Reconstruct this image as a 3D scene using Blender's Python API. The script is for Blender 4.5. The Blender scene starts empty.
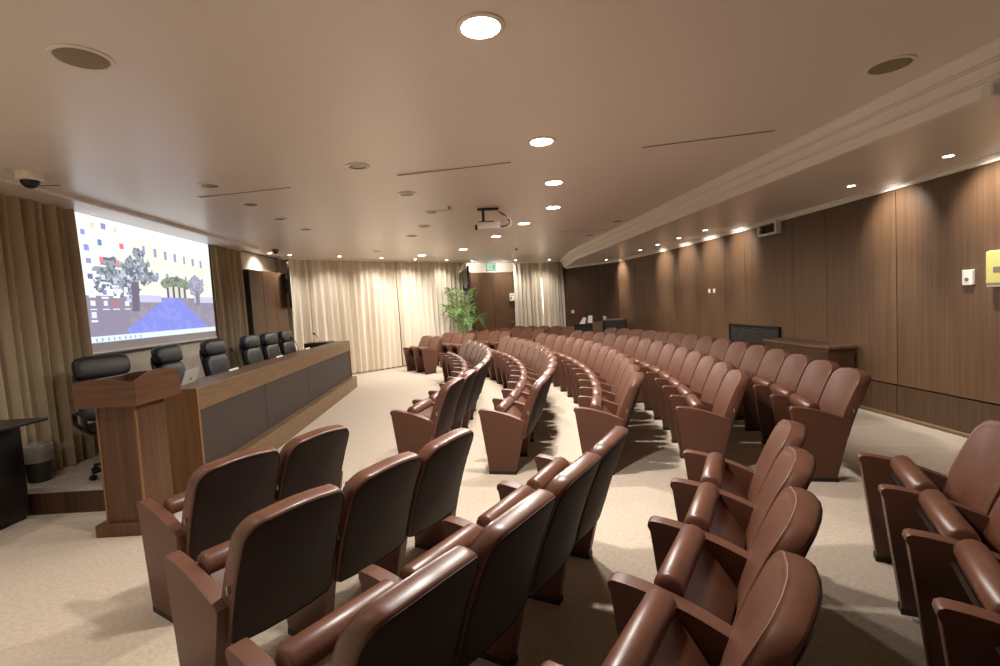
import bpy, bmesh, math, random
from mathutils import Vector, Matrix
random.seed(7)
PI = math.pi
SC = bpy.context.scene
COL = SC.collection
R = math.radians

# ------------------------------------------------------------------ mesh builder
class MB:
    def __init__(s): s.v = []; s.f = []; s.m = []
    def add(s, verts, faces, mi=0):
        o = len(s.v); s.v += [tuple(p) for p in verts]
        for f in faces: s.f.append(tuple(i + o for i in f)); s.m.append(mi)
    def box(s, x0, x1, y0, y1, z0, z1, mi=0, mat=None):
        P = [Vector((x, y, z)) for z in (z0, z1) for y in (y0, y1) for x in (x0, x1)]
        if mat: P = [mat @ p for p in P]
        s.add(P, [(0,2,3,1),(4,5,7,6),(0,1,5,4),(2,6,7,3),(0,4,6,2),(1,3,7,5)], mi)
    def lathe(s, prof, n=24, mi=0, c=(0,0,0), mat=None, close=True):
        # prof: list of (radius, z) going round the outside
        V = []; F = []; k = len(prof)
        for i in range(n):
            a = 2*PI*i/n
            for r, z in prof:
                p = Vector((c[0]+r*math.cos(a), c[1]+r*math.sin(a), c[2]+z))
                V.append(mat @ p if mat else p)
        for i in range(n):
            j = (i+1) % n
            for q in range(k-1):
                F.append((i*k+q, j*k+q, j*k+q+1, i*k+q+1))
        if close:
            F.append(tuple(i*k for i in range(n))[::-1]); F.append(tuple(i*k+k-1 for i in range(n)))
        s.add(V, F, mi)
    def tube(s, pts, r, n=8, mi=0, cap=True):
        pts = [Vector(p) for p in pts]; rr = r if isinstance(r, (list, tuple)) else [r]*len(pts)
        V = []; F = []; prev = None
        for i, p in enumerate(pts):
            t = (pts[min(i+1, len(pts)-1)] - pts[max(i-1, 0)]).normalized()
            a = Vector((0,0,1)) if abs(t.z) < .9 else Vector((1,0,0))
            if prev is None: u = t.cross(a).normalized()
            else: u = (prev - t*prev.dot(t)).normalized()
            prev = u; w = t.cross(u)
            for k in range(n):
                th = 2*PI*k/n
                V.append(p + (u*math.cos(th) + w*math.sin(th))*rr[i])
        for i in range(len(pts)-1):
            for k in range(n):
                l = (k+1) % n
                F.append((i*n+k, i*n+l, (i+1)*n+l, (i+1)*n+k))
        if cap:
            F.append(tuple(range(n))[::-1]); F.append(tuple((len(pts)-1)*n+k for k in range(n)))
        s.add(V, F, mi)
    def rings(s, rings, mi=0, cap=True):
        # loft between closed rings with the same number of points
        n = len(rings[0]); V = [p for r in rings for p in r]; F = []
        for i in range(len(rings)-1):
            for k in range(n):
                l = (k+1) % n
                F.append((i*n+k, i*n+l, (i+1)*n+l, (i+1)*n+k))
        if cap:
            F.append(tuple(range(n))[::-1]); F.append(tuple((len(rings)-1)*n+k for k in range(n)))
        s.add(V, F, mi)
    def prism(s, poly, z0, z1, mi=0, mat=None):
        n = len(poly)
        V = [Vector((x, y, z0)) for x, y in poly] + [Vector((x, y, z1)) for x, y in poly]
        if mat: V = [mat @ p for p in V]
        F = [tuple(range(n))[::-1], tuple(range(n, 2*n))] + [(i, (i+1) % n, (i+1) % n+n, i+n) for i in range(n)]
        s.add(V, F, mi)
    def build(s, name, mats, parent=None, bevel=0, smooth=False, seg=2, angle=40, loc=None, rotz=0, recalc=True):
        me = bpy.data.meshes.new(name); me.from_pydata(s.v, [], s.f)
        if not isinstance(mats, (list, tuple)): mats = [mats]
        for m in mats: me.materials.append(m)
        for p, mi in zip(me.polygons, s.m): p.material_index = mi
        if recalc or bevel:
            bm = bmesh.new(); bm.from_mesh(me)
            bmesh.ops.recalc_face_normals(bm, faces=bm.faces)
            if bevel:
                es = [e for e in bm.edges if len(e.link_faces) == 2 and e.calc_face_angle(0) > R(angle)]
                bmesh.ops.bevel(bm, geom=es, offset=bevel, segments=seg, profile=.5, affect='EDGES', clamp_overlap=True)
            bm.to_mesh(me); bm.free()
        if smooth:
            for p in me.polygons: p.use_smooth = True
            me.set_sharp_from_angle(angle=R(50))
        o = bpy.data.objects.new(name, me); COL.objects.link(o)
        if parent: o.parent = parent
        if loc: o.location = loc
        if rotz: o.rotation_euler = (0, 0, rotz)
        return o

def tag(o, label, cat, group=None):
    o['label'] = label; o['category'] = cat
    if group: o['group'] = group
    return o
def thing(name, label, cat, loc=(0,0,0), rotz=0, group=None):
    o = bpy.data.objects.new(name, None); COL.objects.link(o)
    o.empty_display_size = .1; o.location = loc; o.rotation_euler = (0, 0, rotz)
    return tag(o, label, cat, group)
def struct(o): o['kind'] = 'structure'; return o
def copy_tree(o, parent=None):
    c = o.copy(); COL.objects.link(c)
    if parent: c.parent = parent
    for ch in list(o.children): copy_tree(ch, c)
    return c

# ------------------------------------------------------------------ materials
def srgb(r, g, b):
    f = lambda c: (c/255/12.92 if c/255 <= .04045 else ((c/255+.055)/1.055)**2.4)
    return (f(r), f(g), f(b), 1)
def mat(name, col, rough=.5, metal=0, spec=.5, bump=None, var=None, coat=0, emit=None, sheen=0, trans=0):
    """bump=(scale xyz, strength, distance); var=(scale xyz, second colour)"""
    m = bpy.data.materials.new(name); m.use_nodes = True
    nt = m.node_tree; b = nt.nodes['Principled BSDF']
    b.inputs['Base Color'].default_value = col; b.inputs['Roughness'].default_value = rough
    b.inputs['Metallic'].default_value = metal; b.inputs['Specular IOR Level'].default_value = spec
    b.inputs['Coat Weight'].default_value = coat; b.inputs['Sheen Weight'].default_value = sheen
    if emit:
        b.inputs['Emission Color'].default_value = emit[0]; b.inputs['Emission Strength'].default_value = emit[1]
    def noise(sc, detail=4):
        tc = nt.nodes.new('ShaderNodeTexCoord'); mp = nt.nodes.new('ShaderNodeMapping')
        mp.inputs['Scale'].default_value = sc
        n = nt.nodes.new('ShaderNodeTexNoise'); n.inputs['Scale'].default_value = 1; n.inputs['Detail'].default_value = detail
        nt.links.new(tc.outputs['Object'], mp.inputs['Vector']); nt.links.new(mp.outputs['Vector'], n.inputs['Vector'])
        return n.outputs['Fac']
    if var:
        rp = nt.nodes.new('ShaderNodeValToRGB')
        rp.color_ramp.elements[0].position = .32; rp.color_ramp.elements[1].position = .68
        rp.color_ramp.elements[0].color = col; rp.color_ramp.elements[1].color = var[1]
        nt.links.new(noise(var[0], 6), rp.inputs['Fac']); nt.links.new(rp.outputs['Color'], b.inputs['Base Color'])
    if bump:
        bn = nt.nodes.new('ShaderNodeBump'); bn.inputs['Strength'].default_value = bump[1]; bn.inputs['Distance'].default_value = bump[2]
        nt.links.new(noise(bump[0]), bn.inputs['Height']); nt.links.new(bn.outputs['Normal'], b.inputs['Normal'])
    if trans:
        out = nt.nodes['Material Output']; tr = nt.nodes.new('ShaderNodeBsdfTranslucent'); mx = nt.nodes.new('ShaderNodeMixShader')
        tr.inputs['Color'].default_value = col; mx.inputs['Fac'].default_value = trans
        nt.links.new(b.outputs[0], mx.inputs[1]); nt.links.new(tr.outputs[0], mx.inputs[2]); nt.links.new(mx.outputs[0], out.inputs['Surface'])
    return m
M = {}
M['leather'] = mat('brown_leather', srgb(96,60,44), .36, spec=.5, bump=((260,260,260), .12, .002), var=((9,9,9), srgb(86,53,38)))
M['panel_leather'] = mat('brown_panel_leather', srgb(90,56,41), .46, spec=.4, bump=((260,260,260), .12, .002))
M['shell'] = mat('dark_brown_back_fabric', srgb(42,27,22), .66, spec=.3, bump=((400,400,400), .2, .002))
M['under'] = mat('dark_seat_underside', srgb(36,24,20), .85, spec=.1)
M['foot'] = mat('black_foot_rubber', srgb(22,18,17), .6)
M['steel'] = mat('brushed_steel', srgb(190,188,184), .35, metal=.9)
M['carpet'] = mat('beige_carpet', srgb(182,167,148), .95, spec=.1, bump=((90,90,90), .5, .01), var=((38,38,38), srgb(166,151,134)), sheen=.2)
M['dais_carpet'] = mat('greyish_dais_carpet', srgb(176,164,150), .95, spec=.1, bump=((90,90,90), .5, .01), var=((30,30,30), srgb(158,147,134)))
M['ceiling'] = mat('stucco_ceiling_paint', srgb(230,221,214), .3, spec=.5, bump=((22,34,22), .3, .008))
M['white'] = mat('white_paint', srgb(242,236,226), .5)
M['wallpaint'] = mat('cream_wall_paint', srgb(222,212,196), .7)
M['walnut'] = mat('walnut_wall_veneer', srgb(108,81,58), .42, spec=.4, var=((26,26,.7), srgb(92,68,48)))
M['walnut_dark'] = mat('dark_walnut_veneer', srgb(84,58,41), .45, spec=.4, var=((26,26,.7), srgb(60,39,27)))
M['dado'] = mat('olive_walnut_dado', srgb(88,66,46), .5, spec=.35, var=((26,26,.9), srgb(70,51,35)))
M['groove'] = mat('groove_black', srgb(24,17,13), .8)
M['oak'] = mat('light_oak_veneer', srgb(118,92,64), .42, spec=.4, var=((3,3,34), srgb(100,76,50)))
M['oak_v'] = mat('light_oak_vertical_veneer', srgb(134,98,64), .42, spec=.4, var=((34,34,1.4), srgb(112,80,50)))
M['desk_dark'] = mat('dark_desk_panel_fabric', srgb(60,46,38), .7, bump=((220,220,220), .25, .003), var=((60,60,60), srgb(50,39,32)))
M['podium'] = mat('walnut_podium_veneer', srgb(94,62,38), .36, spec=.45, var=((30,30,1.2), srgb(71,46,28)))
M['podium_top'] = mat('walnut_podium_crown_veneer', srgb(100,65,40), .36, spec=.45, var=((2.2,2.2,40), srgb(78,49,30)))
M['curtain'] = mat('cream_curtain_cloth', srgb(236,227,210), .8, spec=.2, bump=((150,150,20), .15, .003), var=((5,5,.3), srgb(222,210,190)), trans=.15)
M['curtain_dim'] = mat('shaded_cream_curtain_cloth', srgb(182,166,138), .8, spec=.2, bump=((150,150,20), .15, .003), var=((5,5,.3), srgb(166,149,121)), trans=.1)  # same cream cloth, its weaker light darkened into the colour
M['black_leather'] = mat('black_leather', srgb(34,33,34), .38, spec=.5, bump=((200,200,200), .1, .002))
M['black'] = mat('black_plastic', srgb(20,20,21), .45)
M['black_wood'] = mat('black_stained_wood', srgb(34,28,24), .4, var=((4,30,30), srgb(26,21,18)))
M['white_plastic'] = mat('white_plastic', srgb(232,230,222), .4)
M['cream_plastic'] = mat('yellowed_plastic', srgb(196,186,112), .35)
M['grey_plastic'] = mat('grey_plastic', srgb(112,104,96), .5)
M['silver'] = mat('laptop_silver', srgb(205,205,200), .35, metal=.3)
M['paper'] = mat('white_paper', srgb(238,236,230), .7)
M['lamp_trim'] = mat('lamp_trim_white', srgb(235,228,215), .4)
M['lamp_on'] = mat('lit_lamp_lens', (1,1,1,1), .4, emit=((1,.93,.82,1), 22))
M['spot_on'] = mat('lit_spot_lens', (1,1,1,1), .4, emit=((1,.93,.82,1), 30))
M['lamp_off'] = mat('unlit_lamp_lens', srgb(150,142,126), .25)
M['grille'] = mat('speaker_grille', srgb(140,126,104), .6)
M['slot'] = mat('air_slot_dark', srgb(58,46,38), .7)
M['leaf'] = mat('palm_leaf', srgb(82,116,56), .5, var=((6,6,6), srgb(124,152,84)))
M['trunk'] = mat('palm_stem', srgb(96,74,48), .8)
M['pot'] = mat('terracotta_pot', srgb(128,74,52), .7)
M['soil'] = mat('potting_soil', srgb(40,30,24), .95)
M['exit_green'] = mat('exit_sign_mint', srgb(190,228,206), .4, emit=(srgb(190,236,212), .75))
M['exit_dark'] = mat('exit_sign_pictogram', srgb(110,190,150), .4, emit=(srgb(120,200,160), .6))
M['screen_white'] = mat('projection_screen_cloth', srgb(214,214,220), .9)
M['window_glow'] = mat('daylight_window', (1,1,1,1), .4, emit=((1,.95,.86,1), 2.2))
M['stone'] = mat('dark_grille_metal', srgb(66,62,60), .35, metal=.6, var=((4,8,60), srgb(120,116,112)))
M['bin_plastic'] = mat('clear_bin_liner', srgb(150,146,140), .25)
M['bin_mesh'] = mat('dark_bin_mesh', srgb(70,68,66), .4, metal=.4)

# ------------------------------------------------------------------ camera
# world: the photographer stands at the origin of x/y, eye at z 1.70, x to the wood wall, y along the room
pit, rol = R(3.4), R(-3.27)
F = Vector((0, math.cos(pit), -math.sin(pit))); R0 = Vector((1,0,0)); U0 = Vector((0, math.sin(pit), math.cos(pit)))
RX = math.cos(rol)*R0 + math.sin(rol)*U0; UY = -math.sin(rol)*R0 + math.cos(rol)*U0
cam = bpy.data.cameras.new('camera'); cam.sensor_width = 36; cam.lens = 36*500/1000; cam.clip_start = .05
co = bpy.data.objects.new('camera', cam); COL.objects.link(co)
mw = Matrix((RX, UY, -F)).transposed().to_4x4(); mw.translation = (0, 0, 1.7); co.matrix_world = mw
SC.camera = co

# ------------------------------------------------------------------ room shell
H = 3.1; HS = 2.86
SOFF = [(3.55,-3.2), (3.06,3.06), (2.63,8.39), (2.17,14.66), (2.30,18.3)]     # foot line of the moulding at the main ceiling
RWALL = [(4.88,-.6), (4.91,1), (4.93,2.5), (4.92,4), (4.87,6), (4.80,8), (4.68,10), (4.5,12), (4.22,14), (3.85,16)]
FLOOR = [(-4.9,3.55), (-.95,-.75), (1.2,-1.7), (3.4,-2.2)] + RWALL + [(2.5,18.0), (2.35,18.85), (.6,17.75), (-1.0,16.85), (-5.33,12.55)]
b = MB(); b.prism(FLOOR, -.12, 0); struct(b.build('floor', M['carpet']))
b = MB(); b.prism([(p[0]*1.0, p[1]) for p in FLOOR], H, H+.12); struct(b.build('ceiling', M['ceiling']))

def seg_wall(name, p, q, z0, z1, m, th=.1, parent=None):
    """wall slab whose room face runs from p to q (room to the left of p->q)"""
    d = Vector((q[0]-p[0], q[1]-p[1])); n = Vector((d.y, -d.x)).normalized()*th
    b = MB(); b.prism([(p[0],p[1]), (q[0],q[1]), (q[0]+n.x,q[1]+n.y), (p[0]+n.x,p[1]+n.y)], z0, z1)
    return struct(b.build(name, m, parent))
seg_wall('wall_front', (-5.42,12.55), (-4.92,3.55), 0, H, M['wallpaint'])
seg_wall('wall_front_corner', (-1.05,16.85), (-5.4,12.5), 0, H, M['wallpaint'])
seg_wall('wall_far', (.58,17.72), (-1.0,16.82), 0, H, M['wallpaint'])
seg_wall('wall_far_curtain', (2.45,18.88), (.55,17.7), 0, H, M['wallpaint'])
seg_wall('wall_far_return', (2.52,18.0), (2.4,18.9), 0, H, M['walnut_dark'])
seg_wall('wall_near_corner', (-4.95,3.65), (-.95,-.75), 0, H, M['curtain'])
seg_wall('wall_near', (-1.0,-.75), (1.2,-1.7), 0, H, M['walnut'])
seg_wall('wall_near_curtain', (1.15,-1.7), (3.4,-2.2), 0, H, M['curtain'])
seg_wall('wall_near_return', (3.35,-2.2), (4.9,-.6), 0, H, M['walnut'])

# dark veneer wall at the far corner: panels with grooves
def veneer(name, pts, z0, z1, seams, m, mg, th=.08):
    """wall along a polyline, cut into boards at the given arc lengths, dark groove between boards"""
    P = [Vector(p) for p in pts]; L = [0]
    for i in range(1, len(P)): L.append(L[-1]+(P[i]-P[i-1]).length)
    def at(s):
        for i in range(1, len(P)):
            if s <= L[i] or i == len(P)-1:
                t = (s-L[i-1])/(L[i]-L[i-1]); return P[i-1].lerp(P[i], t), (P[i]-P[i-1]).normalized()
    b = MB(); cuts = [0]+list(seams)+[L[-1]]; g = .005
    for a, c in zip(cuts[:-1], cuts[1:]):
        n = max(1, int((c-a)/.6)); front = []; back = []
        for k in range(n+1):
            s = a+g+(c-a-2*g)*k/n; p, t = at(s); nn = Vector((t.y, -t.x))
            front.append((p.x, p.y)); back.append((p.x+nn.x*th, p.y+nn.y*th))
        b.prism(front+back[::-1], z0, z1, 0)
    front = []; back = []
    for k in range(41):
        p, t = at(L[-1]*k/40); nn = Vector((t.y, -t.x))
        front.append((p.x+nn.x*.012, p.y+nn.y*.012)); back.append((p.x+nn.x*(th+.06), p.y+nn.y*(th+.06)))
    b.prism(front+back[::-1], z0, z1, 1)
    return struct(b.build(name, [m, mg]))
RW = RWALL
def arc_len(y):
    l = 0
    for i in range(1, len(RW)):
        d = math.dist(RW[i-1], RW[i])
        if RW[i][1] >= y: return l + d*(y-RW[i-1][1])/(RW[i][1]-RW[i-1][1])
        l += d
    return l
def rw_at(y, off=0):
    for i in range(1, len(RW)):
        if RW[i][1] >= y or i == len(RW)-1:
            t = (y-RW[i-1][1])/(RW[i][1]-RW[i-1][1]); d = Vector((RW[i][0]-RW[i-1][0], RW[i][1]-RW[i-1][1])).normalized()
            return RW[i-1][0]+(RW[i][0]-RW[i-1][0])*t - d.y*off, y + d.x*off, math.atan2(d.y, d.x)
seams = [arc_len(y) for y in (.6,2.2,3.9,6.11,7.35,8.11,9.53,10.26,11.4,12.5,13.6,14.8)]
veneer('wall_right', RW, .42, 2.8, seams, M['walnut'], M['groove'])
veneer('wall_right_dado', [rw_at(y, .012)[:2] for _, y in RW], .045, .405, [arc_len(y) for y in (2.2,6.11,9.53,12.5)], M['dado'], M['groove'])
veneer('wall_right_upper', RW, 2.8, H, [], M['wallpaint'], M['wallpaint'])
FARC = [(3.85,16.0), (2.5,18.0)]
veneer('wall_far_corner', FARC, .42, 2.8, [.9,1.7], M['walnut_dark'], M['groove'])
veneer('wall_far_corner_dado', [(3.84,15.99), (2.49,17.99)], 0, .405, [], M['dado'], M['groove'])
veneer('wall_far_corner_upper', FARC, 2.8, H, [], M['wallpaint'], M['wallpaint'])
def sweep(name, pts, prof, m, side=1):
    """sweep a (out, z) profile along a plan polyline; out = to the left of travel"""
    P = [Vector(p) for p in pts]; rings = []
    for i, p in enumerate(P):
        t = (P[min(i+1, len(P)-1)]-P[max(i-1, 0)]).normalized(); n = Vector((-t.y, t.x))*side
        rings.append([Vector((p.x+n.x*o, p.y+n.y*o, z)) for o, z in prof])
    b = MB(); b.rings(rings); return struct(b.build(name, m))
allr = RW+[(2.5,18.0)]
sweep('trim_cornice', allr, [(-.01,2.795), (.03,2.795), (.035,2.82), (.06,2.835), (.06,2.86), (-.01,2.86)], M['white'])
sweep('baseboard_right', allr, [(-.005,0), (.03,0), (.03,.03), (.022,.045), (-.005,.045)], M['oak'])
# soffit over the aisle along the wood wall and its stepped moulding
IN = [(x+.17, y+.02) for x, y in SOFF]
b = MB(); b.prism(IN[::1] + [(2.6,18.2), (2.5,18.0)][:1] + [(x+.05,y) for x, y in RW[::-1]] + [(4.2,-2.2)], HS, H-.001); struct(b.build('ceiling_soffit', M['ceiling']))
sweep('trim_soffit', SOFF, [(0,H), (0,H-.012), (-.055,H-.07), (-.085,H-.07), (-.085,H-.085), (-.06,H-.1), (-.115,H-.155), (-.14,H-.155), (-.14,H-.17), (-.115,H-.185), (-.165,H-.235), (-.17,HS-.014), (-.23,HS-.014), (-.23,H)], M['white'])
# lowered strip of ceiling over the projection screen and the curtain pelmet line
sweep('trim_pelmet', [(-4.33,4.1), (-4.75,10.15)], [(0,H), (0,H-.04), (.02,H-.05), (.66,H-.05), (.66,H)], M['ceiling'])
sweep('trim_pelmet_far', [(-5.2,12.2), (-.86,16.4)], [(-.05,H), (-.05,H-.03), (.12,H-.03), (.12,H)], M['white'])

# ------------------------------------------------------------------ dais, desk, podium
ang = math.atan2(.9973, -.073) - PI/2          # desk axis, a little off the y axis
DM = Matrix.Translation((-2.93,4.75,0)) @ Matrix.Rotation(ang, 4, 'Z')   # local x to the audience, local y along the desk
b = MB(); b.prism([(-4.95,4.52), (-3.35,4.52), (-3.35,4.72), (-2.99,4.74), (-3.47,11.6), (-5.33,11.6)], 0, .19, 0)
b.prism([(-4.95,4.51), (-3.34,4.51), (-3.34,4.53), (-4.95,4.53)], 0, .195, 1)
struct(b.build('floor_dais', [M['dais_carpet'], M['walnut_dark']]))
desk = thing('conference_desk', 'long speakers desk with oak ledge and four dark front panels on the dais', 'desk', (-2.93,4.75,0), ang)
DL = 6.45
def part(name, m, fn, parent, bevel=0, **k):
    b = MB(); fn(b); return b.build(name, m, parent, bevel=bevel, **k)
part('ledge', M['oak'], lambda b: b.box(-.30, .02, 0, DL, .84, 1.06), desk, .006)
part('plinth', M['oak'], lambda b: b.box(-.08, .12, 0.02, DL+.02, 0, .25), desk, .006)
cuts = [.03, 1.62, 3.4, 5.12, DL-.03]
part('core', M['groove'], lambda b: b.box(-.2, -.03, .02, DL-.02, .2, .85), desk)
for a, c in zip(cuts[:-1], cuts[1:]):
    part('front_panel', M['desk_dark'], lambda b: b.box(-.05, .0, a+.006, c-.006, .25, .84), desk, .003)
part('end_panel', M['oak_v'], lambda b: b.box(-.62, .02, -.035, .0, .0, 1.06), desk, .004)
part('end_panel', M['oak_v'], lambda b: b.box(-.85, .02, DL, DL+.035, .19, 1.06), desk, .004)
part('worktop', M['oak'], lambda b: b.box(-.85, -.28, .0, DL, .92, .955), desk, .004)
part('dark_end_box', M['black_wood'], lambda b: b.box(-.82, -.3, DL-.5, DL-.01, .955, 1.08), desk, .004)

pod = thing('podium', 'walnut lectern podium with an arched flared crown standing before the desk', 'podium', (-3.115,4.17,0), R(0))
part('plinth', M['podium'], lambda b: b.box(-.225, .225, -.24, .24, 0, .10), pod, .006)
part('column', M['podium'], lambda b: (b.box(-.15, .155, -.19, .165, .10, 1.07)), pod, .004)
for sx in (-1, 1):
    part('corner_strip', M['oak_v'], lambda b: b.box(sx*.152-.01, sx*.152+.006, -.196, -.18, .10, 1.06), pod)
def crown(b):
    # flared crown: a four-sided frame with curved upper edges
    x0, x1, y0, y1, n = -.255, .235, -.275, .275, 12
    P = []
    for k in range(n): t = k/n; P.append((x0+(x1-x0)*t, y0, 1.262+.026*math.sin(PI*min(1, t*1.2))-.006*t))
    for k in range(n): t = k/n; P.append((x1, y0+(y1-y0)*t, 1.256+.058*math.sin(PI*t)+.012*t))
    for k in range(n): t = k/n; P.append((x1-(x1-x0)*t, y1, 1.262+.026*math.sin(PI*min(1, (1-t)*1.2))-.006*(1-t)))
    for k in range(n): t = k/n; P.append((x0, y1-(y1-y0)*t, 1.262))
    cx, cy = (x0+x1)/2, (y0+y1)/2; q = .9
    ins = lambda p, z: Vector((cx+(p[0]-cx)*q, cy+(p[1]-cy)*q, z))
    lo = [Vector((p[0], p[1], 1.06)) for p in P]; hi = [Vector(p) for p in P]
    b.rings([[ins(p, 1.06) for p in P], lo, hi, [ins(p, p[2]-.004) for p in P], [ins(p, 1.06) for p in P]], cap=False)
part('crown', M['podium_top'], crown, pod)
part('reading_top', M['podium_top'], lambda b: b.add([(-.23,-.25,1.19), (.21,-.25,1.235), (.21,.25,1.235), (-.23,.25,1.19), (-.23,-.25,1.06), (.21,-.25,1.06), (.21,.25,1.06), (-.23,.25,1.06)],
     [(0,1,2,3), (4,7,6,5), (0,4,5,1), (1,5,6,2), (2,6,7,3), (3,7,4,0)]), pod)

# ------------------------------------------------------------------ auditorium chair
# local frame: +y is where the sitter looks, z up, x along the row; s = distance back from the panel front
S0 = .33
def yy(s): return S0 - s
def panel_poly():
    pts = [(.085,.03), (.012,.60), (.0,.625), (.004,.645), (.02,.654)]
    for k in range(1, 9):
        t = k/8; s = .02+t*(.455-.02); pts.append((s, .654 - .115*t**1.7))
    pts += [(.47,.53), (.472,.515), (.355,.03)]
    return pts
def panel_mb(x):
    b = MB(); pl = panel_poly(); h = .034
    cx = sum(p[0] for p in pl)/len(pl); cz = sum(p[1] for p in pl)/len(pl)
    def ring(dx, ins):
        return [Vector((x+dx, yy(s+(cx-s)*ins), z+(cz-z)*ins*.7)) for s, z in pl]
    b.rings([ring(-h, .016), ring(-h*.88, .004), ring(-h*.7, 0), ring(h*.7, 0), ring(h*.88, .004), ring(h, .016)])
    return b
W = .270                                     # half width of a back
def outline(inset=0, n=9):
    """back outline (x, t) with t from 0 bottom to 1 top, rounded at the top"""
    zt, zb, r = .935-inset, .36+inset, .1-inset*.5
    w = W-inset; pts = []
    pts += [(-w+.02, zb), (-w, zb+.02)]
    pts += [(-w*1.0, .5), (-w*1.0, .62), (-w*.995, .72)]
    for k in range(n+1):
        a = PI - k*(PI/2)/n; pts.append((-w*.985+r+math.cos(a)*r, zt-.012-r+math.sin(a)*r))
    pts += [(-w*.3, zt), (0, zt+.004), (w*.3, zt)]
    for k in range(n+1):
        a = PI/2 - k*(PI/2)/n; pts.append((w*.985-r+math.cos(a)*r, zt-.012-r+math.sin(a)*r))
    pts += [(w*.995, .72), (w*1.0, .62), (w*1.0, .5), (w, zb+.02), (w-.02, zb)]
    for k in range(1, 4): pts.append((w-.02-(2*w-.04)*k/4, zb))
    return pts
def bmap(x, z, d):
    """place an outline point at depth d behind the front face of the leaning, slightly wrapped back"""
    t = (z-.36)/.565
    s = .385 + .215*t - .018*math.sin(PI*t) + d*(1.0 - .1*t) - .03*(x/W)**2
    return Vector((x, yy(s), z - d*.18))
def back_ring(ins, d, k=1):
    return [bmap(x*k, .65+(z-.65)*k, d) for x, z in outline(ins)]
def back_mb():
    b = MB()
    seq = [(.03,.0), (.012,.006), (.005,.004), (.001,.008), (.002,.016), (0,.022), (-.002,.05), (0,.078), (.004,.09), (.008,.093), (.02,.085)]
    b.rings([back_ring(.03, -.014*(1-k*k), k) for k in (.04,.25,.45,.65,.82,.93)]+[back_ring(i, d) for i, d in seq]+[back_ring(.02, .075, k) for k in (.9,.6,.3,.05)]); return b
def shell_mb():
    b = MB()
    seq = [(.008,.09), (.007,.097), (.012,.1), (.014,.096), (.018,.098)]
    b.rings([back_ring(i, d) for i, d in seq]+[back_ring(.018, .098+.016*(1-k*k), k) for k in (.93,.82,.65,.45,.25,.04)]); return b
def seat_profile():
    # tipped-up cushion seen from the side: (s, z), roll along the upper front edge
    c = (.205,.622); r = .056; pts = []
    for k in range(11):
        a = R(215) - k*R(250)/10
        pts.append((c[0]+math.cos(a)*r, c[1]+math.sin(a)*r))
    pts += [(.30,.535), (.365,.45), (.385,.415), (.37,.395), (.335,.385), (.29,.40), (.22,.47), (.165,.56)]
    return pts
def seat_mb():
    b = MB(); pl = seat_profile(); cx = .25; cz = .52
    def ring(x, ins): return [Vector((x, yy(s+(cx-s)*ins), z+(cz-z)*ins)) for s, z in pl]
    h = .238
    b.rings([ring(-h, .12), ring(-h+.006, .04), ring(-h+.016, .0), ring(h-.016, 0), ring(h-.006, .04), ring(h, .12)]); return b
def under_mb():
    b = MB()
    for x0, x1 in ((-.225,.225),):
        pl = [(.155,.575), (.21,.462), (.285,.39), (.34,.375), (.335,.355), (.275,.375), (.195,.45), (.138,.57)]
        b.rings([[Vector((x, yy(s), z)) for s, z in pl] for x in (x0, x1)])
    return b
PITCH = .565
def make_chair():
    t = thing('auditorium_chair', 'chair', 'chair')
    s = seat_mb().build('seat', M['leather'], t, smooth=True)
    under_mb().build('seat_underside', M['under'], s, smooth=True)['label'] = 'dark underside of the tipped-up seat'
    bk = back_mb().build('backrest', M['leather'], t, smooth=True)
    shell_mb().build('back_shell', M['shell'], bk, smooth=True)['label'] = 'dark fabric rear face with piped edge'
    b = MB(); b.box(-.284,-.272, yy(.505), yy(.497), .595, .63); b.build('bracket', M['steel'], bk)
    b = MB(); b.box(-.235,.235, yy(.43), yy(.36), .35, .375); b.build('hinge_beam', M['foot'], t)
    p = panel_mb(-PITCH/2).build('side_panel', M['panel_leather'], t, smooth=True)
    b = MB(); b.box(-PITCH/2-.033, -PITCH/2+.033, yy(.36), yy(.08), 0, .034); b.build('foot', M['foot'], p)['label'] = 'black foot strip'
    return t
chair0 = make_chair()
end_panel0 = panel_mb(PITCH/2).build('side_panel', M['panel_leather'], None, smooth=True)
b = MB(); b.box(PITCH/2-.033, PITCH/2+.033, yy(.36), yy(.08), 0, .034); ef0 = b.build('foot', M['foot'], end_panel0)
ef0['label'] = 'black foot strip'

CX, CY = -11.0, 7.85
RF = [0, 10.18, 11.12, 12.06, 13.0, 13.94]
AXD = 4.9
ORD = ['zeroth','first','second','third','fourth','fifth','sixth','seventh','eighth','ninth','tenth','eleventh','twelfth','thirteenth','fourteenth','fifteenth']
ROWN = {1:'front row', 2:'second row', 3:'third row', 4:'fourth row', 5:'last row'}
used = [False]; ends = []
def arc_place(row, deg, dstep):
    r = RF[row] + S0; a = R(deg)
    return CX+r*math.cos(a), CY+r*math.sin(a), a, r*R(dstep)
def side_block(row, deg_end, pitch, n, sgn, turn=5.0):
    """seats walking away from the cross aisle (sgn -1 towards the photographer, +1 away); the row turns in by `turn` degrees"""
    r = RF[row] + S0 + (.07 if row == 5 and sgn < 0 else 0); a = R(deg_end); x, y = CX+r*math.cos(a), CY+r*math.sin(a)
    f = a + sgn*R(turn); out = []
    for k in range(n):
        f += sgn*(pitch/r)/2
        h = (-math.sin(f)*sgn, math.cos(f)*sgn)
        out.append((x+h[0]*pitch/2, y+h[1]*pitch/2, f, pitch)); x += h[0]*pitch; y += h[1]*pitch
        f += sgn*(pitch/r)/2
    return out
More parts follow.
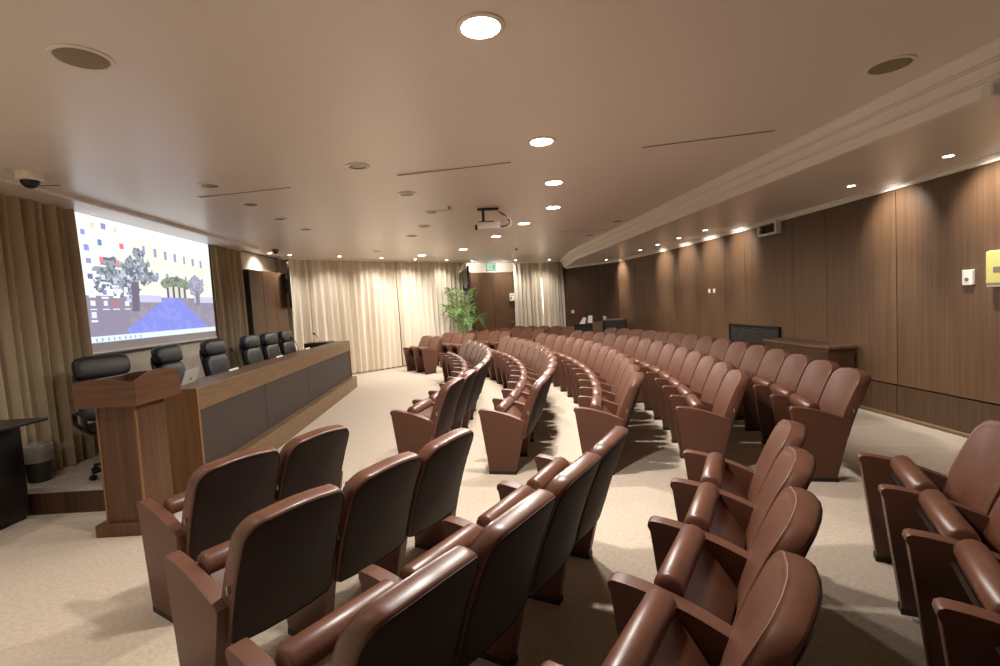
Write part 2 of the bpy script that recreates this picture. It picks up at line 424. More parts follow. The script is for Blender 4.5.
def place(pos, label, group, last=False):
    if not used[0]: o = chair0; used[0] = True
    else: o = copy_tree(chair0)
    x, y, a, pitch = pos
    o.location = (x, y, 0)
    # chair looks at the centre: local +y -> (-cos a, -sin a)
    o.rotation_euler = (0, 0, math.atan2(-math.sin(a), -math.cos(a)) - PI/2)
    o.scale = (pitch/PITCH, 1, 1)
    o['label'] = label; o['group'] = group
    if last: ends.append(o)
# row number -> (start angle, step, count); the angle grows away from the photographer
near = {1:(-23.4,.54,2), 2:(-23.0,.525,3), 3:(-22.0,.54,4), 4:(-20.75,.56,5), 5:(-20.3,.56,5)}
mid = {1:(-15.3,3.16,11), 2:(-15.0,2.88,12), 3:(-14.6,2.63,13), 4:(-14.57,2.44,14), 5:(-14.63,2.28,15)}
farb = {1:(28.2,.54,2), 2:(27.9,.55,3), 3:(26.4,.53,4), 4:(25.4,.56,6), 5:(25.2,.57,5)}
for row, (a0, p, n) in near.items():
    for k, pos in enumerate(side_block(row, a0, p, n, -1)):
        place(pos, f'brown leather chair, {ORD[k+1]} from the cross aisle, {ROWN[row]}, podium-side block', f'chairs of the podium-side block, {ROWN[row]}', k == 0)
for row, (a0, st, n) in mid.items():
    for k in range(n):
        place(arc_place(row, a0+st*(k+.5), st), f'brown leather chair, {ORD[k+1]} from podium-side aisle, {ROWN[row]}, middle block', f'chairs of the middle block, {ROWN[row]}', k == n-1)
for row, (a0, p, n) in farb.items():
    for k, pos in enumerate(side_block(row, a0, p, n, 1)):
        place(pos, f'brown leather chair, {ORD[k+1]} from the cross aisle, {ROWN[row]}, block by palm', f'chairs of the palm-side block, {ROWN[row]}', k == n-1)
# with the sitter facing the centre, local +x points towards larger angles, so each chair owns the panel on its smaller-angle side
for o in ends:                                # closing panel of each row at the far or aisle end
    e = end_panel0.copy(); COL.objects.link(e); e.parent = o
    f = ef0.copy(); COL.objects.link(f); f.parent = e
bpy.data.objects.remove(ef0); bpy.data.objects.remove(end_panel0)

# ------------------------------------------------------------------ office chairs behind the desk
def cushion(b, x0, x1, y0, y1, z0, z1, puff=.02, mat_=None, n=6):
    """puffed rounded slab"""
    cx, cy, cz = (x0+x1)/2, (y0+y1)/2, (z0+z1)/2; rings = []
    for k in range(9):
        ph = -PI/2 + PI*k/8; zz = cz + math.copysign(abs(math.sin(ph))**.55, math.sin(ph))*(z1-z0)/2; sc = abs(math.cos(ph))**.35 if 0 < k < 8 else .55
        ring = []
        for q in range(28):
            a = 2*PI*q/28; e = .42
            ring.append(Vector((cx+math.copysign(abs(math.cos(a))**e, math.cos(a))*(x1-x0)/2*sc, cy+math.copysign(abs(math.sin(a))**e, math.sin(a))*(y1-y0)/2*sc, zz)))
        rings.append([mat_ @ p for p in ring] if mat_ else ring)
    b.rings(rings)
def make_office():
    t = thing('office_chair', 'chair', 'office chair')
    b = MB(); cushion(b, -.26,.26,-.25,.25,.44,.55); b.build('seat', M['black_leather'], t, smooth=True)
    lean = Matrix.Translation((0,-.24,.55)) @ Matrix.Rotation(R(11), 4, 'X')
    b = MB(); cushion(b, -.255,.255,-.05,.05,.0,.47, mat_=lean); bk = b.build('backrest', M['black_leather'], t, smooth=True)
    b = MB(); cushion(b, -.25,.25,-.055,.075,.455,.70, mat_=lean); b.build('headrest', M['black_leather'], bk, smooth=True)
    b = MB(); cushion(b, -.25,.25,-.085,-.04,.05,.62, mat_=lean); b.build('back_shell', M['black'], bk, smooth=True)
    for s in (-1, 1):
        b = MB(); b.tube([(s*.25,.10,.47), (s*.31,.12,.52), (s*.315,.13,.66), (s*.315,-.02,.69), (s*.315,-.16,.67), (s*.30,-.22,.56), (s*.25,-.2,.48)], .02, 10)
        b.build('armrest', M['black'], t, smooth=True)
    b = MB(); b.lathe([(.028,.1), (.028,.3), (.02,.3), (.02,.44)], 14); b.build('column', M['black'], t, smooth=True)
    b = MB()
    for k in range(5):
        a = 2*PI*k/5+.3; b.tube([(0,0,.12), (.3*math.cos(a), .3*math.sin(a), .075)], [.03,.018], 8)
    base = b.build('star_base', M['black'], t, smooth=True)
    for k in range(5):
        a = 2*PI*k/5+.3; b = MB()
        mt = Matrix.Translation((.3*math.cos(a), .3*math.sin(a), .03)) @ Matrix.Rotation(a, 4, 'Z') @ Matrix.Rotation(PI/2, 4, 'X')
        b.lathe([(.03,-.018), (.03,.018)], 14, mat=mt); b.build('caster', M['black'], base, smooth=True)
    return t
off0 = make_office()
OCH = [(-3.98,5.12,R(-125),'black leather office chair right behind the walnut podium'),
       (-4.1,6.65,R(-90),'black leather office chair between the podium chair and the laptop, under the screen'),
       (-4.1,7.7,R(-94),'black leather office chair beside the laptop lid at the screen end'),
       (-4.1,8.85,R(-93),'black leather office chair before the veneer panels, first of the close trio'),
       (-4.1,9.6,R(-93),'black leather office chair in the middle of the close trio behind the desk'),
       (-4.1,10.35,R(-93),'black leather office chair of the trio next to the long bright curtain')]
for i, (x, y, a, l) in enumerate(OCH):
    o = off0 if i == 0 else copy_tree(off0)
    o.location = (x, y, .19); o.rotation_euler = (0, 0, a); o.scale = (1, 1, .965); o['label'] = l; o['group'] = 'black office chairs behind the desk'

# ------------------------------------------------------------------ things on the desk
def dp(x, y, z): return tuple(DM @ Vector((x, y, z)))
lp = thing('laptop', 'open silver laptop at the podium end of the desk', 'laptop', dp(-.33,.42,.956), ang+R(8))
part('keyboard_base', M['silver'], lambda b: b.box(-.26,.0,-.18,.18,0,.016), lp, .004)
part('screen_lid', M['silver'], lambda b: b.add([(0,-.18,.012), (.012,-.18,.012), (.012,.18,.012), (0,.18,.012), (.085,-.18,.25), (.095,-.18,.248), (.095,.18,.248), (.085,.18,.25)],
     [(0,3,2,1), (4,5,6,7), (0,1,5,4), (1,2,6,5), (2,3,7,6), (3,0,4,7)]), lp)
part('lid_emblem', M['grey_plastic'], lambda b: b.add([(.0585,-.015,.13), (.0585,.015,.13), (.0705,.02,.16), (.0705,-.02,.16)], [(0,1,2,3)]), lp)
MIC = [(1.95,'gooseneck microphone before the chair beside the laptop'), (3.75,'gooseneck microphone before the first chair of the trio'), (4.35,'gooseneck microphone before the middle chair of the trio'), (5.75,'gooseneck microphone beside the dark box at the desk end')]
mic0 = None
for i, (y, l) in enumerate(MIC):
    if mic0 is None:
        mic0 = thing('desk_microphone', l, 'microphone', group='gooseneck microphones along the desk')
        part('base', M['black'], lambda b: b.lathe([(.055,0), (.055,.015), (.035,.03), (.01,.035)], 18), mic0, smooth=True)
        part('gooseneck', M['black'], lambda b: b.tube([(0,0,.03), (-.01,0,.14), (-.05,0,.24), (-.12,0,.31)], .006, 8), mic0, smooth=True)
        part('capsule', M['black'], lambda b: b.tube([(-.11,0,.302), (-.13,0,.318), (-.165,0,.34), (-.178,0,.348)], [.01,.018,.018,.008], 10), mic0, smooth=True)
        o = mic0
    else: o = copy_tree(mic0)
    o.location = dp(-.42, y, .956); o.rotation_euler = (0,0,ang-R(25)); o['label'] = l
for y, l in ((1.6,'white name card on the desk before the chair beside the laptop'), (3.2,'white name card on the desk before the first chair of the trio'), (4.65,'white name card on the desk before the last chair of the trio')):
    b = MB(); b.add([(0,-.13,0), (.09,-.13,0), (.045,-.13,.115), (0,.13,0), (.09,.13,0), (.045,.13,.115)], [(0,1,2), (3,5,4), (0,2,5,3), (1,4,5,2)])
    tag(b.build('name_card', M['paper'], loc=dp(-.4,y,.956), rotz=ang), l, 'name card', 'white cards on the desk')

# ------------------------------------------------------------------ projection screen
S1 = Vector((-4.86,5.86,0)); S2 = Vector((-5.13,9.06,0)); ZB, ZT = 1.50, 3.045
scr = thing('projection_screen', 'lit projection screen showing a computer desktop with a cream building', 'projection screen', tuple((S1+S2)/2)[:2]+(1.38,))
dirv = (S2-S1).normalized(); nrm = Vector((dirv.y, -dirv.x, 0))
def to_local(p): return p - (S1+S2)/2 - Vector((0,0,1.38))
b = MB(); q = [S1, S2]
b.add([to_local(S1+Vector((0,0,1.38))-nrm*.01), to_local(S2+Vector((0,0,1.38))-nrm*.01), to_local(S2+Vector((0,0,3.07))-nrm*.01), to_local(S1+Vector((0,0,3.07))-nrm*.01),
       to_local(S1+Vector((0,0,1.38))-nrm*.001), to_local(S2+Vector((0,0,1.38))-nrm*.001), to_local(S2+Vector((0,0,3.07))-nrm*.001), to_local(S1+Vector((0,0,3.07))-nrm*.001)],
      [(0,1,2,3), (7,6,5,4), (0,4,5,1), (2,6,7,3), (0,3,7,4), (1,5,6,2)])
b.build('screen_cloth', M['screen_white'], scr)
b = MB(); b.tube([to_local(S1+Vector((0,0,1.375))), to_local(S2+Vector((0,0,1.375)))], .018, 10); b.build('bottom_bar', M['white_plastic'], scr, smooth=True)
def hsh(x, y): 
    v = math.sin(x*127.1+y*311.7)*43758.5453; return v-math.floor(v)
def vnoise(x, y):
    xi, yi = math.floor(x), math.floor(y); fx, fy = x-xi, y-yi; fx = fx*fx*(3-2*fx); fy = fy*fy*(3-2*fy)
    return (hsh(xi,yi)*(1-fx)+hsh(xi+1,yi)*fx)*(1-fy)+(hsh(xi,yi+1)*(1-fx)+hsh(xi+1,yi+1)*fx)*fy
ICONS = [(.035,.86,(150,160,220)), (.09,.93,(235,225,190)), (.15,.935,(150,150,190)), (.22,.93,(240,220,200)), (.12,.80,(120,140,200)), (.045,.74,(150,160,240)), (.25,.80,(232,130,130)), (.12,.66,(236,140,140)), (.215,.655,(232,150,140)), (.05,.64,(160,160,200)),
         (.05,.52,(120,120,170)), (.12,.52,(220,225,245)), (.19,.5,(200,205,235)), (.05,.41,(230,235,250)), (.12,.4,(140,150,200)), (.19,.41,(225,230,250)), (.05,.31,(235,238,252)), (.12,.31,(235,236,250)), (.18,.31,(222,120,100)), (.25,.31,(240,240,250)), (.25,.43,(225,228,246)), (.05,.22,(225,232,250))]
def picture(u, v):
    n1 = vnoise(u*40, v*24); n2 = vnoise(u*90, v*55)
    c = (250,252,255)                                    # pale sky
    if v > .36 and u > .30: c = (249,246,228) if v < .93-.12*u else (248,252,255)
    # façade windows
    for row, (vv, dv) in enumerate(((.80-.0*u,.1), (.575,.085))):
        for k in range(7):
            uu = .40+k*.083; vt = vv-.10*(uu-.4)*(1 if row == 0 else .35)
            if abs(u-uu) < .011 and abs(v-vt) < dv*.4 and not (row == 1 and k in (0,)): c = (156,164,206)
    if v <= .37: c = (160,152,170) if n1 > .5 else (152,144,162)   # forecourt
    if .32 < v < .39 and u > .25: c = (205,205,235) if (u < .5 or u > .8) else c
    # drive
    top = .37; 
    if v < top:
        t = (top-v)/(top-.04); l = .545-.36*t; r_ = .66+.27*t
        if l < u < r_: c = (138,146,230) if n1 > .4 else (146,154,236)
    # entrance and canopy
    if .37 < v < .5 and .55 < u < .73: c = (225,222,205) if int(u*60) % 3 else (96,100,120)
    e = ((u-.635)/.13)**2+((v-.505)/.075)**2
    if e < 1 and v > .485+.05*((u-.635)/.13)**2*-1: c = (150,158,140) if n2 > .4 else (112,122,110)
    # second tree
    if ((u-.83)/.085)**2+((v-.5)/.13)**2 < .75+.7*(n1-.5): c = (150,152,172) if n2 > .5 else (178,180,200)
    if abs(u-.835) < .02 and .3 < v < .45: c = (140,132,150)
    # big tree with bare limbs
    d = min(((u-.33)/.13)**2+((v-.60)/.14)**2, ((u-.22)/.16)**2+((v-.54)/.19)**2, ((u-.42)/.07)**2+((v-.56)/.06)**2, ((u-.36)/.05)**2+((v-.74)/.07)**2)
    if d < .8+1.1*(n1-.5)+.5*(n2-.5): c = (112,120,132) if n2 > .55 else ((160,168,178) if n1 > .4 else (196,202,212))
    if abs(u-(.31+.05*(v-.35))) < .026 and .24 < v < .5: c = (118,112,130)
    if u < .24 and v < .36: c = (150,142,164)
    # icons
    for iu, iv, ic in ICONS:
        if abs(u-iu) < .012 and abs(v-iv) < .023: c = ic
        elif abs(u-iu) < .02 and -.055 < v-iv < -.04: c = (240,244,255)
    if v < .045: c = (226,238,252) if not (u < .34 and abs(((u*30) % 1)-.5) < .12 and v > .012 and v < .035) else (150,170,215)
    return c
NU, NV = 220, 124
me = bpy.data.meshes.new('desktop_image'); V = []; Fc = []; Cc = []
O1 = to_local(S1)+nrm*.004+dirv*.03; LW = (S2-S1).length-.06
for j in range(NV+1):
    for i in range(NU+1):
        p = O1+dirv*(LW*i/NU); V.append((p.x, p.y, p.z+ZB+(ZT-ZB)*j/NV))
for j in range(NV):
    for i in range(NU):
        a = j*(NU+1)+i; Fc.append((a, a+1, a+NU+2, a+NU+1)); Cc.append(srgb(*picture((i+.5)/NU, (j+.5)/NV)))
me.from_pydata(V, [], Fc)
ca = me.color_attributes.new('picture', 'FLOAT_COLOR', 'CORNER')
for p, c in zip(me.polygons, Cc):
    for li in p.loop_indices: ca.data[li].color = c
pm = bpy.data.materials.new('projected_picture'); pm.use_nodes = True; nt = pm.node_tree
at = nt.nodes.new('ShaderNodeAttribute'); at.attribute_name = 'picture'
pb = nt.nodes['Principled BSDF']; pb.inputs['Base Color'].default_value = (.02,.02,.02,1); pb.inputs['Roughness'].default_value = .9
nt.links.new(at.outputs['Color'], pb.inputs['Emission Color']); pb.inputs['Emission Strength'].default_value = .98
me.materials.append(pm); po = bpy.data.objects.new('desktop_image', me); COL.objects.link(po); po.parent = scr

# ------------------------------------------------------------------ curtains
def curtain(p, q, z0, z1, label, m, folds, amp=.055, seed=0, lean=(0,0)):
    rnd = random.Random(seed); p = Vector((p[0],p[1],0)); q = Vector((q[0],q[1],0)); L = (q-p).length; d = (q-p).normalized(); n = Vector((-d.y, d.x, 0))
    N = int(folds*10); rows = 14; ph = [0]
    for i in range(N): ph.append(ph[-1]+2*PI/10*(.75+.5*vnoise(i*.13+seed*7, 3.3)))
    b = MB(); V = []; Fq = []
    for side in (1, 0):
        for j in range(rows+1):
            t = j/rows; z = z1+(z0-z1)*t
            for i in range(N+1):
                u = i/N; a = amp*(.75+.5*t)*(.6+.8*vnoise(i*.06+seed, 1.7))
                off = math.sin(ph[i]+.35*math.sin(3*t+i*.05))*a + .02*math.sin(i*.37+t*2.2) + side*.006
                edge = L*u + (lean[0]*(1-u)+lean[1]*u)*t
                P = p+d*edge+n*off; V.append(Vector((P.x, P.y, z)))
    w = N+1; h = (rows+1)*w
    for j in range(rows):
        for i in range(N):
            a = j*w+i; Fq.append((a, a+1, a+w+1, a+w)); Fq.append((h+a+w, h+a+w+1, h+a+1, h+a))
    for i in range(N): Fq.append((i+1, i, h+i, h+i+1)); a = rows*w+i; Fq.append((a, a+1, h+a+1, h+a))
    for j in range(rows): a = j*w; Fq.append((a, a+w, h+a+w, h+a)); a += N; Fq.append((a+w, a, h+a, h+a+w))
    b.add(V, Fq); o = b.build('curtain', m, smooth=True, recalc=False)
    for pl in o.data.polygons: pl.use_smooth = True
    return tag(o, label, 'curtain', 'pleated curtains round the hall')
curtain((-4.86,5.86), (-4.78,3.75), .2, 3.07, 'cream curtain in a darker shaded colour hanging between screen and dark side table', M['curtain_dim'], 15, seed=1, lean=(-.04,0))
curtain((-5.2,10.2), (-5.14,9.07), .2, 3.06, 'narrow shaded cream curtain between the lit screen and the veneer panels', M['curtain_dim'], 8, seed=2)
curtain((-2.95,14.62), (-5.12,12.38), .03, 3.07, 'bright cream curtain of the far corner, half next to the desk', M['curtain'], 16, seed=3)
curtain((-.98,16.52), (-2.93,14.6), .03, 3.07, 'bright cream curtain of the far corner, half behind the palm', M['curtain'], 15, seed=4)
curtain((1.52,17.93), (.6,17.36), .03, 3.04, 'cream curtain between the door sign and the bright slit', M['curtain'], 7, seed=5, lean=(-.08,.02))
curtain((2.42,18.5), (1.6,17.98), .03, 3.04, 'cream curtain between the bright slit and the dark veneer corner', M['curtain'], 7, seed=6, lean=(0,.05))
# daylight window behind the pair of far curtains
def on_line(p, q, t): return (p[0]+(q[0]-p[0])*t, p[1]+(q[1]-p[1])*t)
wd = thing('window_1', 'w', 'window', (1.6,18.25,0), math.atan2(18.88-17.7, 2.45-.55)); del wd['label']; del wd['category']; struct(wd)
part('window_pane', M['window_glow'], lambda b: b.box(-.35,.35,-.01,.0,.5,2.5), wd)
part('window_frame', M['white'], lambda b: (b.box(-.41,-.35,-.03,.03,.44,2.56), b.box(.35,.41,-.03,.03,.44,2.56), b.box(-.41,.41,-.03,.03,2.5,2.56), b.box(-.41,.41,-.03,.03,.44,.5)), wd)

# ------------------------------------------------------------------ veneer panels, far door wall
PA = math.atan2(12.15-10.45, -5.13+5.2)
pn = thing('wall_panel_unit', 'three-board walnut veneer panel unit standing off the wall beside the screen curtain', 'wall panel', (-5.28,10.45,0), PA-PI/2)
for a, c in ((0,.52), (.53,1.06), (1.07,1.6)):
    part('board', M['walnut'], lambda b: b.box(-.1,.16,a,c,.2,2.70), pn, .004)
part('side_board', M['black_wood'], lambda b: b.box(-.14,.165,-.03,-.004,.2,2.70), pn, .003)
part('backing', M['groove'], lambda b: b.box(-.12,-.05,.01,1.59,.2,2.66), pn)
DA = math.atan2(17.45-16.57, .59+.98)
dr = thing('door_1', 'd', 'd', (-.92,16.69,0), DA); del dr['label']; del dr['category']; struct(dr)
part('door_leaf', M['walnut'], lambda b: b.box(.05,.86,-.05,.0,0.01,2.76), dr, .004)
part('door_leaf', M['walnut'], lambda b: b.box(.868,1.68,-.05,.0,0.01,2.76), dr, .004)
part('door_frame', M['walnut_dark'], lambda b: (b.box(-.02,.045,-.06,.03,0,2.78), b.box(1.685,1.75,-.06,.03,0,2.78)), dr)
part('door_handle', M['steel'], lambda b: b.tube([(1.58,-.05,1.03), (1.58,-.1,1.03), (1.46,-.1,1.03)], .012, 8), dr, smooth=True)

def wall_tv(loc, rot, h, label):
    t = thing('wall_display', label, 'display', loc, rot, 'black displays on wall brackets')
    part('panel', M['black'], lambda b: b.box(-.03,.03,-.36,.36,-h/2,h/2), t, .008)
    part('bracket', M['black'], lambda b: (b.box(-.18,-.03,-.05,.05,-.03,.05), b.box(-.2,-.17,-.1,.1,-.12,.12), b.box(-.07,-.03,-.16,.16,-.16,.16)), t, .006)
wall_tv((-4.98,12.05,2.40), R(22.6), 1.05, 'black flat display seen edge-on between veneer panels and bright curtain')
wall_tv((-.92,16.33,2.2), R(3.2), 1.5, 'tall black flat display seen edge-on between palm and far door')

ex = thing('exit_sign', 'small mint-green lit exit sign above the far door', 'exit sign', (-.17,16.55,2.78), DA)
part('housing', M['white_plastic'], lambda b: b.box(-.17,.17,-.02,.05,0,.25), ex, .006)
part('face', M['exit_green'], lambda b: b.box(-.155,.155,-.026,-.02,.015,.235), ex)
part('pictogram', M['exit_dark'], lambda b: (b.box(.04,.12,-.029,-.026,.05,.2), b.box(-.12,-.03,-.029,-.026,.11,.135), b.add([(-.05,-.029,.08), (-.05,-.029,.165), (0,-.029,.1225)], [(0,1,2)])), ex)
sg = thing('door_sign', 'white paper notice on the frame beside the far door', 'sign', (.40,17.26,1.76), DA)
part('board', M['white_plastic'], lambda b: b.box(0,.19,-.012,0,0,.26), sg, .003)
part('print', M['grey_plastic'], lambda b: (b.box(.03,.16,-.014,-.012,.18,.2), b.box(.03,.08,-.014,-.012,.05,.14)), sg)

# ------------------------------------------------------------------ palm
pl = thing('potted_palm', 'green potted palm with arching fronds before the far curtain', 'plant', (-1.12,15.25,0))
part('pot', M['pot'], lambda b: b.lathe([(.15,0), (.2,.3), (.215,.32), (.215,.36), (.19,.36), (.185,.33)], 24), pl, smooth=True)
part('soil', M['soil'], lambda b: b.lathe([(.186,.3), (.186,.325), (.05,.335)], 20), pl)
for k in range(4):
    a = k*1.6; part('stem', M['trunk'], lambda b: b.tube([(.05*math.cos(a), .05*math.sin(a), .32), (.08*math.cos(a), .08*math.sin(a), .62), (.1*math.cos(a), .1*math.sin(a), .85)], [.022,.018,.012], 8), pl, smooth=True)
rnd = random.Random(3)
def frond(a, reach, top, droop):
    b = MB(); ca_, sa = math.cos(a), math.sin(a); pts = []
    for k in range(15):
        t = k/14; r = .08+reach*t; z = .8+(top-.8)*math.sin(min(1, t*1.25)*PI/2)-droop*max(0, t-.45)**1.6*2.2
        pts.append(Vector((ca_*r, sa*r, z)))
    b.tube(pts, [.009-.0065*k/14 for k in range(15)], 6)
    for k in range(3, 15):
        for s in (-1, 1):
            p = pts[k]; t = (pts[min(14, k+1)]-pts[k-1]).normalized(); side = Vector((-sa, ca_, 0))*s
            ln = .5*math.sin(PI*min(1, .25+k/17))+.06; tip = p+side*ln*.72+t*ln*.6-Vector((0,0,ln*.05+.03*rnd.random()))
            midp = p.lerp(tip, .5)+Vector((0,0,.025)); w = t*.026
            b.add([p, midp-w, tip, midp+w, p+Vector((0,0,.003)), midp+Vector((0,0,.004))], [(0,1,5,4), (4,5,3,0), (1,2,5), (5,2,3)])
    return b
for k in range(13):
    a = k*2.4+.3; hi = k % 3
    frond(a, (.34,.5,.66)[hi]+.1*rnd.random(), (2.1,1.7,1.35)[hi]+.12*rnd.random(), (.12,.34,.55)[hi]).build('frond', M['leaf'], pl)

# ------------------------------------------------------------------ right wall fittings
def on_wall(y, z, off=.0):
    x, yv, a = rw_at(y, off); return (x, yv, z), a-PI/2      # local -x points into the room
def fit(name, label, cat, y, z, group=None):
    l, a = on_wall(y, z); return thing(name, label, cat, l, a, group)
t = fit('wall_thermostat', 'small white thermostat on the wood wall beside the yellowed box', 'thermostat', 5.18, 1.61)
part('body', M['white_plastic'], lambda b: b.box(-.04,0,-.055,.055,0,.16), t, .008)
part('dial', M['grey_plastic'], lambda b: b.lathe([(.02,0), (.018,.008)], 16, mat=Matrix.Translation((-.04,0,.06)) @ Matrix.Rotation(-PI/2, 4, 'Y')), t)
t = fit('dispenser_box', 'yellowed plastic dispenser box on the wood wall at the frame edge', 'dispenser', 4.80, 1.60)
part('body', M['cream_plastic'], lambda b: b.box(-.1,0,-.14,.14,0,.34), t, .03, seg=4)
part('window', M['grey_plastic'], lambda b: b.box(-.104,-.099,-.05,.05,.13,.18), t)
part('bottom_plate', M['white_plastic'], lambda b: b.box(-.085,-.0,-.13,.13,-.012,.004), t)
t = fit('vent_box', 'white framed air vent box high on the wood wall', 'air vent', 8.66, 2.60)
part('frame', M['white_plastic'], lambda b: (b.box(-.1,0,-.27,-.22,0,.22), b.box(-.1,0,.22,.27,0,.22), b.box(-.1,0,-.22,.22,0,.035), b.box(-.1,0,-.22,.22,.185,.22)), t, .004)
part('grille', M['slot'], lambda b: [b.box(-.07,-.02,-.22,.22,.045+.023*k,.058+.023*k) for k in range(6)], t)
part('recess', M['groove'], lambda b: b.box(-.02,-.002,-.22,.22,.03,.19), t)
t = fit('light_switch', 'pair of small white light switches on the wood wall', 'light switch', 10.78, 1.66)
for dy in (-.1, .1):
    part('plate', M['white_plastic'], lambda b: b.box(-.015,0,dy-.04,dy+.04,0,.09), t, .004)
t = fit('heater_grille', 'dark metal ventilation grille in the wood wall above the chairs', 'vent grille', 9.28, .66)
part('frame', M['black'], lambda b: (b.box(-.05,.0,-.82,-.78,0,.37), b.box(-.05,.0,.78,.82,0,.37), b.box(-.05,.0,-.78,.78,0,.04), b.box(-.05,.0,-.78,.78,.33,.37)), t, .004)
part('slats', M['stone'], lambda b: [b.box(-.035,-.008,-.78,.78,.05+.028*k,.066+.028*k) for k in range(10)], t)
part('recess', M['groove'], lambda b: b.box(-.007,-.001,-.78,.78,.03,.34), t)
cx0, cy0, ca0 = rw_at(7.4, .2)
t = thing('low_cabinet', 'long low walnut cabinet along the wood wall behind the last row', 'cabinet', (cx0-.03, cy0, 0), ca0-PI/2)
part('body', M['walnut_dark'], lambda b: b.box(-.18,.18,-.66,.88,.05,.82), t, .004)
part('top', M['walnut'], lambda b: b.box(-.2,.19,-.68,.9,.82,.86), t, .005)
part('toe_kick', M['groove'], lambda b: b.box(-.16,.17,-.64,.86,0,.05), t)
for k in range(3):
    part('door', M['walnut_dark'], lambda b: b.box(-.192,-.18,-.65+.505*k,-.155+.505*k,.08,.79), t, .003)
t = thing('emergency_light', 'small white box light on the stepped moulding at the frame edge', 'light', (3.16,3.18,2.80))
part('housing', M['white_plastic'], lambda b: b.box(-.06,.06,-.035,.035,0,.085), t, .01)
part('lens', M['screen_white'], lambda b: b.box(-.05,.05,-.039,-.034,.015,.07), t)
# socket plate and desk group in the dark far corner
def far_pt(t_, off=0, z=0):
    p = Vector(FARC[0]).lerp(Vector(FARC[1]), t_); d = (Vector(FARC[1])-Vector(FARC[0])).normalized(); n = Vector((-d.y, d.x)); return (p.x+n.x*off, p.y+n.y*off, z)
FA = math.atan2(FARC[1][1]-FARC[0][1], FARC[1][0]-FARC[0][0])
t = thing('wall_socket', 'small white plate on the dark veneer corner wall', 'wall plate', far_pt(.9,.0,1.2), FA)
part('plate', M['white_plastic'], lambda b: b.box(-.07,.07,0,.015,0,.11), t, .004)
part('button', M['grey_plastic'], lambda b: b.box(-.02,.02,.015,.02,.03,.07), t)
t = thing('side_desk', 'small dark desk with papers in the far veneer corner', 'desk', (2.72,15.3,0), R(-25))
part('top', M['black_wood'], lambda b: b.box(-.42,.42,-.28,.28,.9,.93), t, .004)
part('body', M['black_wood'], lambda b: b.box(-.4,.4,-.2,.26,.04,.9), t, .004)
part('toe_kick', M['groove'], lambda b: b.box(-.37,.37,-.17,.23,0,.04), t)
t = thing('paper_stand', 'white papers propped on a small stand on the dark corner desk', 'papers', (2.66,15.3,.931), R(-20))
part('sheet', M['paper'], lambda b: b.add([(-.19,-.13,0), (-.02,-.13,0), (-.0,.05,.17), (-.1,.06,.19), (-.19,-.13,.004), (-.02,-.13,.004), (-.0,.05,.174), (-.1,.06,.194)], [(0,3,2,1), (4,5,6,7), (0,1,5,4), (1,2,6,5), (2,3,7,6), (3,0,4,7)]), t)
part('stand', M['black'], lambda b: (b.box(-.01,.05,.04,.07,0,.3), b.box(-.05,.09,.0,.1,0,.02)), t, .003)
part('sheet', M['paper'], lambda b: b.add([(.04,-.02,.02), (.19,-.02,.02), (.19,.02,.24), (.06,.02,.24), (.04,-.014,.02), (.19,-.014,.02), (.19,.026,.24), (.06,.026,.24)], [(0,3,2,1), (4,5,6,7), (0,1,5,4), (1,2,6,5), (2,3,7,6), (3,0,4,7)]), t)
t = thing('reception_counter', 'dark counter with a pale top edge in the far veneer corner', 'counter', (3.42,15.0,0), R(-18))
part('body', M['black_wood'], lambda b: b.box(-.38,.38,-.2,.2,.03,1.0), t, .004)
part('top', M['oak'], lambda b: b.box(-.3,.36,-.22,.22,1.0,1.03), t, .006)
part('toe_kick', M['groove'], lambda b: b.box(-.34,.34,-.17,.17,0,.03), t)
t = thing('white_cup', 'tiny white cup at the desk end of the dark counter', 'cup', (3.18,15.08,1.031))
part('body', M['white_plastic'], lambda b: b.lathe([(.035,0), (.05,.05), (.045,.1), (.04,.1), (.042,.05), (.02,.01)], 16), t, smooth=True)
part('handle', M['white_plastic'], lambda b: b.tube([(.046,0,.08), (.075,0,.07), (.07,0,.035), (.045,0,.03)], .006, 6), t, smooth=True)
t = thing('wooden_chair', 'pale brown side chair between the corner desk and the dark counter', 'chair', (2.93,14.85,0), R(-15))
part('backrest', M['walnut'], lambda b: b.box(-.15,.15,-.21,-.18,.5,1.0), t, .012)
part('seat', M['walnut'], lambda b: b.box(-.2,.2,-.2,.2,.43,.47), t, .01)
for sx in (-1, 1):
    for sy in (-1, 1):
        part('leg', M['walnut_dark'], lambda b: b.box(sx*.17-.018, sx*.17+.018, sy*.17-.018, sy*.17+.018, 0, .43), t)

# ------------------------------------------------------------------ dark side table and bin at the photographer's side
t = thing('equipment_desk', 'dark wooden equipment desk by the shaded cream curtain beside the dais', 'desk', (-4.36,4.12,0), R(0))
part('top', M['black_wood'], lambda b: b.box(-.36,.26,-.25,.34,.885,.91), t, .004)
part('body', M['black_wood'], lambda b: b.box(-.33,.0,-.12,.34,.04,.885), t, .004)
part('foot', M['groove'], lambda b: b.box(-.31,-.02,-.09,.32,0,.04), t)
rk = part('amplifier_unit', M['black'], lambda b: b.box(-.31,-.01,-.135,-.118,.66,.84), t, .003)
for k in range(4):
    b = MB(); b.lathe([(.014,0), (.012,.018)], 14, mat=Matrix.Translation((-.28+.075*k,-.135,.76)) @ Matrix.Rotation(PI/2, 4, 'X')); b.build('knob', M['steel'], rk)
part('shelf_edge', M['steel'], lambda b: b.box(-.325,-.0,-.127,-.119,.60,.615), t)
t = thing('waste_bin', 'grey waste bin with a clear liner on the dais', 'bin', (-4.68,4.93,.192))
part('body', M['bin_mesh'], lambda b: b.lathe([(.09,0), (.115,.27), (.11,.27), (.086,.01)], 24), t, smooth=True)
